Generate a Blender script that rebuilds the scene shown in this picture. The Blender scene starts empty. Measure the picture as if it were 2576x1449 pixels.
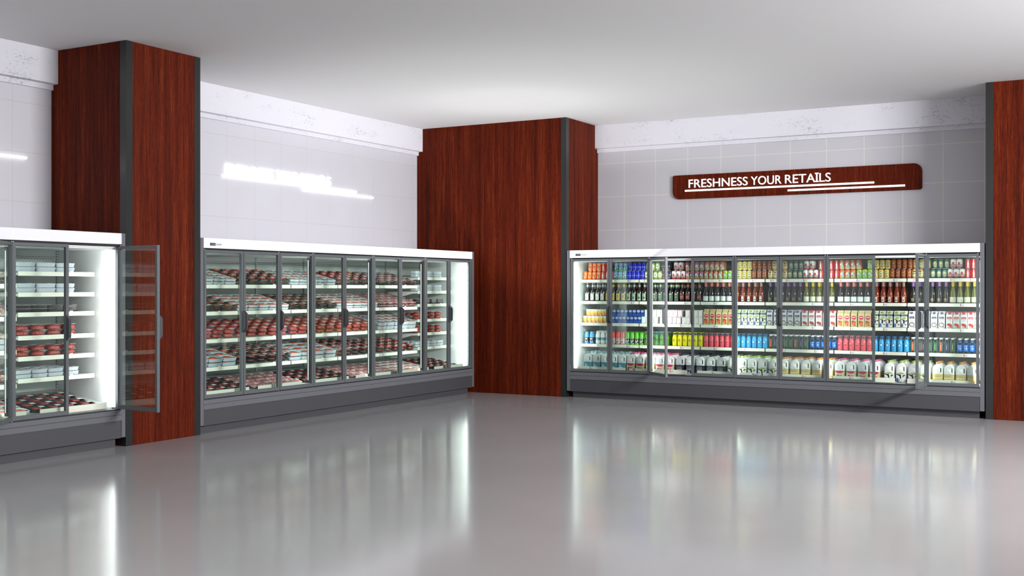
import bpy, math, random
from mathutils import Vector, Matrix, Euler, noise as mnoise
random.seed(7)
scene = bpy.context.scene
COL = scene.collection
PI = math.pi

# ------------------------------------------------------------------ materials
def lin(h):
    h = h.lstrip('#')
    o = []
    for i in (0, 2, 4):
        c = int(h[i:i+2], 16) / 255
        o.append(c/12.92 if c <= .04045 else ((c+.055)/1.055)**2.4)
    return (*o, 1.0)

MATS = {}
def new_mat(name):
    m = bpy.data.materials.new(name); m.use_nodes = True
    return m, m.node_tree.nodes, m.node_tree.links, m.node_tree.nodes['Principled BSDF']

def mat(hexc, rough=.45, metal=0., spec=.5, vary=.06, emit=0.):
    """plain paint / plastic with a faint procedural unevenness"""
    key = (hexc, rough, metal, spec, vary, emit)
    if key in MATS: return MATS[key]
    m, n, l, b = new_mat('paint_' + hexc.strip('#'))
    c = lin(hexc)
    tc = n.new('ShaderNodeTexCoord'); nz = n.new('ShaderNodeTexNoise'); nz.inputs['Scale'].default_value = 30
    mx = n.new('ShaderNodeMix'); mx.data_type = 'RGBA'
    mx.inputs[6].default_value = c
    mx.inputs[7].default_value = (c[0]*(1-vary), c[1]*(1-vary), c[2]*(1-vary), 1)
    l.new(tc.outputs['Object'], nz.inputs['Vector']); l.new(nz.outputs['Fac'], mx.inputs[0])
    l.new(mx.outputs[2], b.inputs['Base Color'])
    b.inputs['Roughness'].default_value = rough; b.inputs['Metallic'].default_value = metal
    b.inputs['Specular IOR Level'].default_value = spec
    if emit:
        b.inputs['Emission Color'].default_value = c; b.inputs['Emission Strength'].default_value = emit
    MATS[key] = m
    return m

def mat_emit(name, col, s):
    m, n, l, b = new_mat(name)
    b.inputs['Base Color'].default_value = (.8, .8, .8, 1)
    b.inputs['Emission Color'].default_value = (*col, 1); b.inputs['Emission Strength'].default_value = s
    return m

def mat_mottle(name, c1, c2, scale, rough=.35, lo=.35, hi=.65, stretch=(1, 1, 1), spec=.5, detail=4, bump=0.):
    m, n, l, b = new_mat(name)
    tc = n.new('ShaderNodeTexCoord'); mp = n.new('ShaderNodeMapping'); nz = n.new('ShaderNodeTexNoise'); cr = n.new('ShaderNodeValToRGB')
    oi = n.new('ShaderNodeObjectInfo')
    va = n.new('ShaderNodeVectorMath'); va.operation = 'ADD'
    l.new(tc.outputs['Object'], va.inputs[0]); l.new(oi.outputs['Random'], va.inputs[1])
    mp.inputs['Scale'].default_value = stretch
    nz.inputs['Scale'].default_value = scale; nz.inputs['Detail'].default_value = detail
    cr.color_ramp.elements[0].position = lo; cr.color_ramp.elements[0].color = lin(c1)
    cr.color_ramp.elements[1].position = hi; cr.color_ramp.elements[1].color = lin(c2)
    l.new(va.outputs[0], mp.inputs['Vector']); l.new(mp.outputs[0], nz.inputs['Vector']); l.new(nz.outputs['Fac'], cr.inputs[0])
    l.new(cr.outputs[0], b.inputs['Base Color']); b.inputs['Roughness'].default_value = rough
    b.inputs['Specular IOR Level'].default_value = spec
    if bump:
        bp = n.new('ShaderNodeBump'); bp.inputs['Strength'].default_value = bump; bp.inputs['Distance'].default_value = .01
        l.new(nz.outputs['Fac'], bp.inputs['Height']); l.new(bp.outputs[0], b.inputs['Normal'])
    return m

def mat_wood():
    m, n, l, b = new_mat('mahogany_veneer')
    tc = n.new('ShaderNodeTexCoord')
    def nz(scale, sv, det):
        mp = n.new('ShaderNodeMapping'); mp.inputs['Scale'].default_value = sv
        t = n.new('ShaderNodeTexNoise'); t.inputs['Scale'].default_value = scale; t.inputs['Detail'].default_value = det
        t.inputs['Roughness'].default_value = .65
        l.new(tc.outputs['Object'], mp.inputs[0]); l.new(mp.outputs[0], t.inputs['Vector']); return t
    big = nz(1.0, (15, 15, .3), 5); fine = nz(1.0, (150, 150, 2.6), 4); pore = nz(1.0, (330, 330, 14), 2)
    a = n.new('ShaderNodeMath'); a.operation = 'MULTIPLY_ADD'; a.inputs[1].default_value = .55
    l.new(fine.outputs['Fac'], a.inputs[0])
    bm = n.new('ShaderNodeMath'); bm.operation = 'MULTIPLY'; bm.inputs[1].default_value = .45
    l.new(big.outputs['Fac'], bm.inputs[0]); l.new(bm.outputs[0], a.inputs[2])
    p2 = n.new('ShaderNodeMath'); p2.operation = 'MULTIPLY_ADD'; p2.inputs[1].default_value = .34
    l.new(pore.outputs['Fac'], p2.inputs[0]); l.new(a.outputs[0], p2.inputs[2])
    cr = n.new('ShaderNodeValToRGB'); e = cr.color_ramp.elements
    e[0].position = .50; e[0].color = lin('250802'); e[1].position = .90; e[1].color = lin('8e451c')
    k = e.new(.62); k.color = lin('481304'); k = e.new(.72); k.color = lin('5f1c06')
    l.new(p2.outputs[0], cr.inputs[0]); l.new(cr.outputs[0], b.inputs['Base Color'])
    b.inputs['Roughness'].default_value = .6; b.inputs['Specular IOR Level'].default_value = .1
    return m

def mat_tile(axis, off, grout, tone):
    """large square wall tiles with thin grout; axis is the horizontal world axis of the wall"""
    m, n, l, b = new_mat('wall_tile')
    tc = n.new('ShaderNodeTexCoord'); sx = n.new('ShaderNodeSeparateXYZ'); l.new(tc.outputs['Object'], sx.inputs[0])
    def line(sock, o):
        s = n.new('ShaderNodeMath'); s.operation = 'SUBTRACT'; s.inputs[1].default_value = o - 48.1 - .0025
        f = n.new('ShaderNodeMath'); f.operation = 'MODULO'; f.inputs[1].default_value = .481
        c = n.new('ShaderNodeMath'); c.operation = 'LESS_THAN'; c.inputs[1].default_value = .006
        l.new(sock, s.inputs[0]); l.new(s.outputs[0], f.inputs[0]); l.new(f.outputs[0], c.inputs[0]); return c
    g1 = line(sx.outputs[axis], off); g2 = line(sx.outputs['Z'], 2.335)
    mx = n.new('ShaderNodeMath'); mx.operation = 'MAXIMUM'; l.new(g1.outputs[0], mx.inputs[0]); l.new(g2.outputs[0], mx.inputs[1])
    nz = n.new('ShaderNodeTexNoise'); nz.inputs['Scale'].default_value = 1.6; l.new(tc.outputs['Object'], nz.inputs['Vector'])
    c0 = n.new('ShaderNodeMix'); c0.data_type = 'RGBA'; c0.inputs[6].default_value = lin(tone[0]); c0.inputs[7].default_value = lin(tone[1])
    l.new(nz.outputs['Fac'], c0.inputs[0])
    c1 = n.new('ShaderNodeMix'); c1.data_type = 'RGBA'; c1.inputs[7].default_value = lin(grout)
    l.new(mx.outputs[0], c1.inputs[0]); l.new(c0.outputs[2], c1.inputs[6])
    l.new(c1.outputs[2], b.inputs['Base Color']); b.inputs['Roughness'].default_value = .35; b.inputs['Specular IOR Level'].default_value = .3
    bp = n.new('ShaderNodeBump'); bp.invert = True; bp.inputs['Strength'].default_value = .5; bp.inputs['Distance'].default_value = .004
    l.new(mx.outputs[0], bp.inputs['Height']); l.new(bp.outputs[0], b.inputs['Normal'])
    return m

def mat_concrete():
    m, n, l, b = new_mat('pale_concrete')
    tc = n.new('ShaderNodeTexCoord')
    mp = n.new('ShaderNodeMapping'); mp.inputs['Scale'].default_value = (1, 1, 2.2); l.new(tc.outputs['Object'], mp.inputs[0])
    n1 = n.new('ShaderNodeTexNoise'); n1.inputs['Scale'].default_value = 2.6; n1.inputs['Detail'].default_value = 3
    n2 = n.new('ShaderNodeTexNoise'); n2.inputs['Scale'].default_value = 26; n2.inputs['Detail'].default_value = 6; n2.inputs['Roughness'].default_value = .7
    l.new(mp.outputs[0], n1.inputs['Vector']); l.new(mp.outputs[0], n2.inputs['Vector'])
    ad = n.new('ShaderNodeMath'); ad.operation = 'MULTIPLY_ADD'; ad.inputs[1].default_value = .55
    l.new(n1.outputs['Fac'], ad.inputs[0]); l.new(n2.outputs['Fac'], ad.inputs[2])
    cr = n.new('ShaderNodeValToRGB'); e = cr.color_ramp.elements
    e[0].position = .87; e[0].color = lin('d8d7de'); e[1].position = 1.; e[1].color = lin('adacb4')
    l.new(ad.outputs[0], cr.inputs[0]); l.new(cr.outputs[0], b.inputs['Base Color']); b.inputs['Roughness'].default_value = .8
    return m

def mat_floor():
    m, n, l, b = new_mat('polished_resin_floor')
    tc = n.new('ShaderNodeTexCoord'); nz = n.new('ShaderNodeTexNoise'); nz.inputs['Scale'].default_value = .9; nz.inputs['Detail'].default_value = 5
    l.new(tc.outputs['Object'], nz.inputs['Vector'])
    cr = n.new('ShaderNodeValToRGB'); e = cr.color_ramp.elements
    e[0].position = .3; e[0].color = lin('9f9e9f'); e[1].position = .7; e[1].color = lin('a4a3a4')
    l.new(nz.outputs['Fac'], cr.inputs[0]); l.new(cr.outputs[0], b.inputs['Base Color'])
    b.inputs['Roughness'].default_value = .12; b.inputs['Specular IOR Level'].default_value = .3
    return m

def mat_glass():
    m, n, l, b = new_mat('door_glass'); n.remove(b)
    out = n['Material Output']
    t = n.new('ShaderNodeBsdfTransparent'); t.inputs[0].default_value = (.82, .90, .865, 1)
    g = n.new('ShaderNodeBsdfGlossy'); g.inputs['Roughness'].default_value = .03; g.inputs[0].default_value = (.9, .95, .93, 1)
    lw = n.new('ShaderNodeLayerWeight'); lw.inputs[0].default_value = .5
    pw = n.new('ShaderNodeMath'); pw.operation = 'POWER'; pw.inputs[1].default_value = 4.5; l.new(lw.outputs['Facing'], pw.inputs[0])
    fr = n.new('ShaderNodeMath'); fr.operation = 'MULTIPLY_ADD'; fr.inputs[1].default_value = .9; fr.inputs[2].default_value = .06; l.new(pw.outputs[0], fr.inputs[0])
    mx = n.new('ShaderNodeMixShader'); l.new(fr.outputs[0], mx.inputs[0]); l.new(t.outputs[0], mx.inputs[1]); l.new(g.outputs[0], mx.inputs[2])
    l.new(mx.outputs[0], out.inputs[0])
    return m

def mat_clear(name, hexc, rough, fac):
    m, n, l, b = new_mat(name)
    out = n['Material Output']
    b.inputs['Base Color'].default_value = lin(hexc); b.inputs['Roughness'].default_value = rough
    t = n.new('ShaderNodeBsdfTransparent'); c = lin(hexc); t.inputs[0].default_value = (.4+.6*c[0], .4+.6*c[1], .4+.6*c[2], 1)
    lw = n.new('ShaderNodeLayerWeight'); lw.inputs[0].default_value = fac
    mx = n.new('ShaderNodeMixShader'); l.new(lw.outputs['Facing'], mx.inputs[0]); l.new(t.outputs[0], mx.inputs[1]); l.new(b.outputs[0], mx.inputs[2])
    l.new(mx.outputs[0], out.inputs[0])
    return m

def mat_upright():
    m, n, l, b = new_mat('slotted_upright')
    tc = n.new('ShaderNodeTexCoord'); sx = n.new('ShaderNodeSeparateXYZ'); l.new(tc.outputs['Object'], sx.inputs[0])
    f = n.new('ShaderNodeMath'); f.operation = 'MODULO'; f.inputs[1].default_value = .025
    c = n.new('ShaderNodeMath'); c.operation = 'LESS_THAN'; c.inputs[1].default_value = .010
    l.new(sx.outputs['Z'], f.inputs[0]); l.new(f.outputs[0], c.inputs[0])
    mx = n.new('ShaderNodeMix'); mx.data_type = 'RGBA'; mx.inputs[6].default_value = lin('a2a5a4'); mx.inputs[7].default_value = lin('6a6d6c')
    l.new(c.outputs[0], mx.inputs[0]); l.new(mx.outputs[2], b.inputs['Base Color'])
    return m

WOOD = mat_wood(); TILE_L = mat_tile('Y', 10.009, 'c6c4bf', ('cac9d0', 'd0cfd6')); TILE_R = mat_tile('X', -6.667, 'e2e1d4', ('c0bec4', 'c5c4c9')); CONC = mat_concrete(); FLOOR = mat_floor()  # right wall tile toned darker to stand in for its dimmer light
GLASS = mat_glass(); UPR = mat_upright()
CEIL = mat('e4e4e4', .9, spec=.1, vary=.02)
BLACKT = mat('222323', .28)
FRAME = mat('5c6063', .38); PANEL = mat('64656b', .45); LOWER = mat('434348', .5); KICK = mat('46464a', .5); DARK = mat('1c1c1e', .6)
HEAD = mat('f4f4f8', .3); LINER = mat('e6e9e8', .4); BACK = mat('a9afab', .5); SHELF = mat('a9aeac', .45); RAIL = mat('f4f6e6', .4)
HANDLE = mat('3c3c42', .4)
LED = mat_emit('led_strip', (.93, 1., .97), 1.25); LED.cycles.emission_sampling = 'NONE'
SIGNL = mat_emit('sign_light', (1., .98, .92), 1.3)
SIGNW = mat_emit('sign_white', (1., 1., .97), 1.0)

# ------------------------------------------------------------------ mesh helpers
class MB:
    def __init__(s): s.v = []; s.f = []; s.m = []; s.sm = []; s.mats = []
    def mi(s, m):
        if m not in s.mats: s.mats.append(m)
        return s.mats.index(m)
    def face(s, idx, m, smooth=False): s.f.append(tuple(idx)); s.m.append(s.mi(m)); s.sm.append(smooth)
    def add(s, pts):
        b = len(s.v); s.v.extend(tuple(p) for p in pts); return b
    def box(s, x0, x1, y0, y1, z0, z1, m):
        b = s.add([(x0,y0,z0),(x1,y0,z0),(x1,y1,z0),(x0,y1,z0),(x0,y0,z1),(x1,y0,z1),(x1,y1,z1),(x0,y1,z1)])
        for q in ((0,3,2,1),(4,5,6,7),(0,1,5,4),(1,2,6,5),(2,3,7,6),(3,0,4,7)): s.face([b+i for i in q], m)
        return s
    def prism(s, poly, x0, x1, m, axis='x'):
        """poly in the two other axes, extruded along axis"""
        n = len(poly)
        def P(a, p): return (a, p[0], p[1]) if axis == 'x' else ((p[0], a, p[1]) if axis == 'y' else (p[0], p[1], a))
        b = s.add([P(x0, p) for p in poly] + [P(x1, p) for p in poly])
        s.face(range(b, b+n), m); s.face(range(b+2*n-1, b+n-1, -1), m)
        for i in range(n):
            j = (i+1) % n; s.face((b+j, b+i, b+n+i, b+n+j), m)
        return s
    def loft(s, rings, mats, cap0=True, cap1=True, smooth=True):
        """rings: lists of equal length; mats: one material per band (or a single one)"""
        n = len(rings[0]); bs = [s.add(r) for r in rings]
        M = mats if isinstance(mats, list) else [mats]*(len(rings)-1)
        for k in range(len(rings)-1):
            for i in range(n):
                j = (i+1) % n; s.face((bs[k]+i, bs[k]+j, bs[k+1]+j, bs[k+1]+i), M[k], smooth)
        if cap0: s.face(range(bs[0]+n-1, bs[0]-1, -1), M[0])
        if cap1: s.face(range(bs[-1], bs[-1]+n), M[-1])
        return s
    def lathe(s, prof, mats, seg=16):
        return s.loft([[(r*math.sin(2*PI*i/seg), -r*math.cos(2*PI*i/seg), z) for i in range(seg)] for r, z in prof], mats)
    def mesh(s, name):
        me = bpy.data.meshes.new(name); me.from_pydata(s.v, [], s.f)
        for m in s.mats: me.materials.append(m)
        me.polygons.foreach_set('material_index', s.m); me.polygons.foreach_set('use_smooth', s.sm)
        me.update(); return me
    def obj(s, name, parent=None, loc=None):
        o = bpy.data.objects.new(name, s.mesh(name)); COL.objects.link(o)
        if parent: o.parent = parent
        if loc: o.location = loc
        return o

def sup(w, d, z, n=16, e=4., cx=0., cy=0.):
    """superellipse ring"""
    out = []
    for i in range(n):
        t = 2*PI*(i+.5)/n; c, q = math.cos(t), math.sin(t)
        out.append((cx + w/2*math.copysign(abs(c)**(2/e), c), cy + d/2*math.copysign(abs(q)**(2/e), q), z))
    return out

def tag(o, label, cat, group=None, kind=None):
    o['label'] = label; o['category'] = cat
    if group: o['group'] = group
    if kind: o['kind'] = kind
    return o

def empty(name, M=None):
    o = bpy.data.objects.new(name, None); COL.objects.link(o); o.empty_display_size = .1
    if M is not None: o.matrix_basis = M
    return o

_txt = {}
def text_geo(body, extrude=0., res=2):
    """(verts, faces) of a line of lettering, cap height 1, starting at x=0"""
    k = (body, extrude, res)
    if k in _txt: return _txt[k]
    cu = bpy.data.curves.new('lettering', 'FONT'); cu.body = body; cu.size = 1.; cu.extrude = extrude; cu.resolution_u = res
    o = bpy.data.objects.new('lettering', cu); COL.objects.link(o)
    me = bpy.data.meshes.new_from_object(o.evaluated_get(bpy.context.evaluated_depsgraph_get()))
    v = [tuple(p.co) for p in me.vertices]; f = [tuple(p.vertices) for p in me.polygons]
    bpy.data.objects.remove(o); bpy.data.curves.remove(cu); bpy.data.meshes.remove(me)
    x0 = min(p[0] for p in v); hi = max(p[1] for p in v); lo = min(p[1] for p in v)
    v = [((p[0]-x0), p[1], p[2]) for p in v]
    _txt[k] = (v, f); return _txt[k]

class Art(MB):
    """printed shapes laid on a surface: surf(u, v, lift) -> point"""
    def __init__(s, surf): super().__init__(); s.surf = surf; s.k = 0
    def lift(s): s.k += 1; return .0004*s.k + .0003
    def rect(s, u0, v0, u1, v1, c, nu=8, nv=1):
        h = s.lift(); m = c if not isinstance(c, str) else mat(c)
        b = s.add([s.surf(u0+(u1-u0)*i/nu, v0+(v1-v0)*j/nv, h) for j in range(nv+1) for i in range(nu+1)])
        for j in range(nv):
            for i in range(nu):
                a = b+j*(nu+1)+i; s.face((a, a+1, a+nu+2, a+nu+1), m)
        return s
    def ell(s, cu, cv, ru, rv, c, n=14, rings=3):
        h = s.lift(); m = c if not isinstance(c, str) else mat(c)
        b = s.add([s.surf(cu, cv, h)])
        for r in range(1, rings+1):
            s.add([s.surf(cu+ru*r/rings*math.cos(2*PI*i/n), cv+rv*r/rings*math.sin(2*PI*i/n), h) for i in range(n)])
        for i in range(n):
            s.face((b, b+1+i, b+1+(i+1) % n), m)
            for r in range(1, rings):
                p = b+1+(r-1)*n; q = p+n; j = (i+1) % n; s.face((p+i, q+i, q+j, p+j), m)
        return s
    def poly(s, pts, c):
        h = s.lift(); m = c if not isinstance(c, str) else mat(c)
        b = s.add([s.surf(u, v, h) for u, v in pts]); s.face(range(b, b+len(pts)), m); return s
    def text(s, t, cu, cv, hgt, c, width=None, rot=0., shear=0.):
        v, f = text_geo(t); h = s.lift()+.0011; m = c if not isinstance(c, str) else mat(c)
        w = max(p[0] for p in v); k = hgt/.73; kx = k if width is None else width/w
        pts = []
        for x, y, _ in v:
            x2 = (x-w/2)*kx + shear*(y-.36)*k; y2 = (y-.36)*k
            pts.append(s.surf(cu + x2*math.cos(rot)-y2*math.sin(rot), cv + x2*math.sin(rot)+y2*math.cos(rot), h))
        b = s.add(pts)
        for q in f: s.face([b+i for i in q], m)
        return s

def cyl(r): return lambda u, v, h: ((r+h)*math.sin(u/r), -(r+h)*math.cos(u/r), v)
def flat(y): return lambda u, v, h: (u, y-h, v)

# ------------------------------------------------------------------ setting
def structure(o): o['kind'] = 'structure'; return o
H = 3.85
structure(MB().box(-9.8, 4.0, -4.0, 15.2, -.06, 0, FLOOR).obj('floor'))
structure(MB().box(-9.8, 4.0, -4.0, 15.2, H, H+.06, CEIL).obj('ceiling'))
structure(MB().box(-9.76, -9.56, -4.0, 15.2, 0, H, TILE_L).obj('wall_left'))
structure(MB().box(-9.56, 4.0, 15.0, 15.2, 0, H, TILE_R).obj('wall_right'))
def crown(name, a, b, left):
    prof = [(0, 3.46), (.03, 3.46), (.03, 3.512), (.1, 3.516), (.1, H-.001), (0, H-.001)]
    if left: structure(MB().prism([(-9.56+p, z) for p, z in prof], a, b, CONC, 'y').obj(name))
    else: structure(MB().prism([(15.0-p, z) for p, z in prof], a, b, CONC, 'x').obj(name))
crown('trim_1', -4.0, 7.566, True); crown('trim_2', 8.523, 13.976, True); crown('trim_3', -7.085, -1.715, False); crown('trim_4', -.75, 4.0, False)

def pillar(label, x0, x1, y0, y1, trims):
    r = empty('pillar', Matrix.Translation(((x0+x1)/2, (y0+y1)/2, 0))); tag(r, label, 'pillar', 'wood clad pillars', 'structure')
    cx, cy = (x0+x1)/2, (y0+y1)/2
    MB().box(x0-cx, x1-cx, y0-cy, y1-cy, 0, H-.001, WOOD).obj('wood_cladding', r)
    for tx, ty, sx, sy in trims:
        e = .0025; w = .078
        X = sorted((tx+sx*e-cx, tx-sx*w-cx)); Y = sorted((ty+sy*e-cy, ty-sy*w-cy))
        MB().box(X[0], X[1], Y[0], Y[1], 0, H-.002, BLACKT).obj('corner_trim', r)
pillar('dark red wood pillar with two black corner strips between the two meat coolers', -9.56, -8.505, 7.566, 8.523, [(-8.505, 7.566, 1, -1), (-8.505, 8.523, 1, 1)])
pillar('widest dark red wood pillar filling the room corner between meat and drinks coolers', -9.56, -7.085, 13.976, 15.0, [(-7.085, 13.976, 1, -1)])
pillar('dark red wood pillar past the end of the drinks cooler, beside shadowed wall', -1.715, -.75, 13.99, 15.0, [(-1.715, 13.99, -1, -1)])

# ------------------------------------------------------------------ wall signs
def sign(name, label, M, board):
    r = empty(name, M); tag(r, label, 'sign', 'slogan signs')
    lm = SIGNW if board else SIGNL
    z = 0. if board else -.036
    dz0, dz1 = (-.012, 0.) if board else (-.02, 0.)
    if board:
        mb = MB(); pts = []
        for cx, cz, rad, a0 in ((.1, .1, .1, 180), (3.333-.03, .03, .03, 270), (3.333-.1, .332-.1, .1, 0), (.03, .332-.03, .03, 90)):
            for i in range(9):
                t = math.radians(a0 + 90*i/8); pts.append((cx+rad*math.cos(t)-.205, cz+rad*math.sin(t)-.152))
        mb.prism(pts, .0, .03, WOOD, 'y').obj('board', r)
    def words_mesh(nm, t, x0, x1, base, cap):
        v, f = text_geo(t, .5, 4); w = max(p[0] for p in v); kx = (x1-x0)/w; kz = cap/.729
        mb = MB(); b = mb.add([(x0+p[0]*kx, (dz0+dz1)/2+(dz1-dz0)*p[2]-.001, base+p[1]*kz+z) for p in v])
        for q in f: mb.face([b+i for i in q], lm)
        if t == 'RETAILS':   # the capital I carries small serif bars
            wi = max(p[0] for p in text_geo('I')[0]); xr = max(p[0] for p in text_geo('RETAI')[0])
            for zz in (0, cap-.013): mb.box(x0+(xr-wi*1.9)*kx, x0+(xr+wi*.9)*kx, dz0-.001, dz1-.001, base+z+zz, base+z+zz+.013, lm)
        return mb.obj(nm, r)
    for t, x0, x1 in (('FRESHNESS', .035, .877), ('YOUR', .923, 1.34), ('RETAILS', 1.39, 1.992)): words_mesh('lettering', t, x0, x1, 0., .12)
    for x0, x1, zz in ((-.02, 2.545, -.05), (1.425, 2.925, -.105)):
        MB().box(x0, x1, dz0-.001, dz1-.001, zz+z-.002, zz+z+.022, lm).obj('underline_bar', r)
    return r
sign('wall_sign', 'wooden sign board with white slogan lettering above the drinks cooler', Matrix.Translation((-5.71, 14.966, 2.892)), True)
RL = Matrix.Rotation(PI/2, 4, 'Z')
sign('wall_sign', 'glowing white slogan lettering with two underlines above the long meat cooler', Matrix.Translation((-9.555, 9.945, 2.892)) @ RL, False)
sign('wall_sign', 'cut-off glowing sign above the short meat cooler, only its underline tip showing', Matrix.Translation((-9.555, 9.945-5.603, 2.892)) @ RL, False)

# ------------------------------------------------------------------ coolers
L = 5.34; PITCH = .581; S0 = .055; BAY = .876; B0 = .04
def door(parent, hinge, i, ang):
    W = PITCH-.006; fw = .03; z0, z1 = .362, 1.893
    sg = 1 if hinge == 'L' else -1
    xs = S0+PITCH*i+.003 if sg > 0 else S0+PITCH*(i+1)-.003
    def X(a, b): return (min(sg*a, sg*b), max(sg*a, sg*b))
    mb = MB()
    ya, yb = -.015, .015
    for a, b in ((0, fw), (W-fw, W)): x = X(a, b); mb.box(x[0], x[1], ya, yb, z0, z1, FRAME)
    x = X(fw, W-fw); mb.box(x[0], x[1], ya, yb, z0, z0+.036, FRAME); mb.box(x[0], x[1], ya, yb, z1-.026, z1, FRAME)
    d = mb.obj('door', parent, (xs, .02, 0)); d.rotation_euler = (0, 0, -sg*math.radians(ang))
    g = MB(); g.add([(x[0], 0, z0+.036), (x[1], 0, z0+.036), (x[1], 0, z1-.026), (x[0], 0, z1-.026)]); g.face((0, 1, 2, 3), GLASS); g.obj('glass_pane', d)
    h = X(W-.027, W-.002)
    MB().prism([(-.015, 1.025), (-.047, 1.055), (-.05, 1.075), (-.05, 1.205), (-.047, 1.225), (-.015, 1.255)], h[0], h[1], HANDLE).obj('handle', d)
    for zz in (z0-.008, z1+.001):
        h = X(.006, .016)
        MB().lathe([(.005, 0), (.005, .007)], mat('e8e8e8', .3), 8).obj('hinge_pin', d, ((h[0]+h[1])/2, -.008, zz))

def cooler(name, label, M, hinges, angles, meat, strips):
    r = empty(name, M); tag(r, label, 'cooler', 'glass door display coolers')
    for a, b in ((0, .045), (L-.045, L)): MB().box(a, b, 0, 1.03, .09, 2.015, PANEL).obj('end_panel', r)
    for a, b in ((.0455, .053), (L-.053, L-.0455)): MB().box(a, b, .075, .885, .37, 1.86, LINER).obj('inner_wall', r)
    hp = MB().box(.046, L-.046 if meat else 3.515, 0, .055, 1.912, 2.015, HEAD).obj('header_panel', r)
    if not meat: MB().box(3.5165, L-.046, -.001, .055, 1.912, 2.0145, HEAD).obj('header_panel', r)
    MB().box(.135, .21, -.003, 0, 1.938, 1.967, mat('3a3d40', .3)).obj('display_screen', hp)
    a = Art(flat(-.003)); mb = MB().box(.21, .30, -.003, 0, 1.938, 1.967, mat('d8dadb', .4)); k = mb.obj('control_panel', hp)
    a.rect(.165, 1.944, .172, 1.961, '8a9094', 1); a.rect(.178, 1.944, .185, 1.961, '8a9094', 1); a.rect(.191, 1.944, .198, 1.961, '8a9094', 1)
    a.rect(.144, 1.946, .156, 1.959, '6c7276', 1)
    a.obj('screen_digits', hp); a = Art(flat(-.003))
    for i in range(5): a.ell(.225+.016*i, 1.9525, .005, .005, '777b80', 8, 1)
    a.obj('key_marks', hp)
    MB().box(.054, L-.054, .03, .055, 1.896, 1.911, DARK).obj('top_gap_shade', r)  # dark strip standing in for the shaded gap above the doors
    MB().box(.054, L-.054, .056, 1.0, 1.94, 1.985, HEAD).obj('top_panel', r)
    MB().box(.054, L-.054, .06, .88, 1.862, 1.89, LINER).obj('canopy_liner', r)
    MB().box(.0535, L-.0535, .886, .92, .37, 1.9, BACK).obj('back_panel', r)
    MB().box(.046, L-.046, -.002, .03, .306, .350, PANEL).obj('bumper', r)
    MB().box(.046, L-.046, -.002, .03, .252, .303, PANEL).obj('bumper', r)
    MB().box(.054, L-.054, .006, .06, .351, .36, DARK).obj('bottom_gap_shade', r)  # dark strip painting the shade in the gap below the doors
    MB().box(.046, L-.046, .006, .035, .085, .2515, LOWER).obj('lower_panel', r)
    MB().box(.06, L-.06, .07, .085, .001, .0845, KICK).obj('kick_plate', r)
    MB().box(.06, L-.06, .09, 1.0, .02, .30, DARK).obj('base_tank', r)
    vb = MB()
    for row in range(2):
        for i in range(150):
            x = .09+i*.0345+row*.0172
            if x < L-.1: vb.box(x, x+.02, .884, .8865, 1.80-row*.018, 1.806-row*.018, mat('55585a', .6))
    vb.obj('vent_slots', r)
    for k in range(7):
        x = min(max(B0+BAY*k, .066), L-.066)
        MB().box(x-.012, x+.012, .874, .886, .40, 1.86, UPR).obj('upright', r)
    # deck at the bottom
    t = .17 if meat else 0.
    MB().prism([(.125, .300), (.125, .385), (.87, .385+t*.745), (.87, .300)], .054, L-.054, SHELF).obj('bottom_deck', r)
    for k in range(6):
        x0 = .056 if k == 0 else B0+BAY*k+.055
        MB().box(x0, B0+BAY*k+.79, .104, .110, .366, .424, RAIL).obj('price_rail', r)
    # shelves
    sh = []
    if meat:
        for b in range(5): sh += [(b, z, .25) for z in (1.5365, 1.245, .947, .645)]
        sh += [(5, z, 0.) for z in (1.65, 1.46, 1.28, 1.07, .882, .685)]
    else:
        for b in range(6): sh += [(b, z, 0.) for z in (1.615, 1.318, 1.017, .723)]
    for b, z, t in sh:
        x0 = B0+BAY*b+.016; x1 = B0+BAY*(b+1)-.002
        if b == 5: x1 = L-.068
        s = MB().prism([(.358, z-.014), (.358, z-.002), (.868, z-.002+t*.51), (.868, z-.014+t*.51)], x0+.004, x1-.004, SHELF).obj('shelf', r)
        MB().box(x0, x1, .346, .357, z-.040, z, RAIL).obj('price_rail', s)
        if b < 5 and meat or b == 5 and meat:
            xc = x0+.55; MB().box(xc, xc+.035, .343, .3455, z-.006, z+.008, mat('fbfbf4', .4)).obj('rail_clip', s)
        for xb in (x0+.004, x1-.0075):
            MB().prism([(.362, z-.0145), (.866, z-.0145+t*.51), (.866, z-.125+t*.51), (.74, z-.11+t*.35), (.445, z-.036+t*.08), (.362, z-.034)], xb, xb+.0035, mat('f2f4f3', .45)).obj('bracket', s)
    # mullions with light strips
    for b in strips:
        x = S0+PITCH*b
        m = MB().box(x-.018, x+.018, .05, .09, .40, 1.855, FRAME).obj('mullion', r)
        for sg in (-1, 1):
            c = x+sg*.0195
            MB().box(c-.0014, c+.0014,   .068, .076, .43, 1.82, LED).obj('light_strip', m)
    for x in (.056, L-.056): MB().box(x-.0015, x+.0015, .078, .098, .43, 1.82, LED).obj('light_strip', r)
    for i, h in enumerate(hinges): door(r, h, i, angles.get(i, 0))
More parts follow.
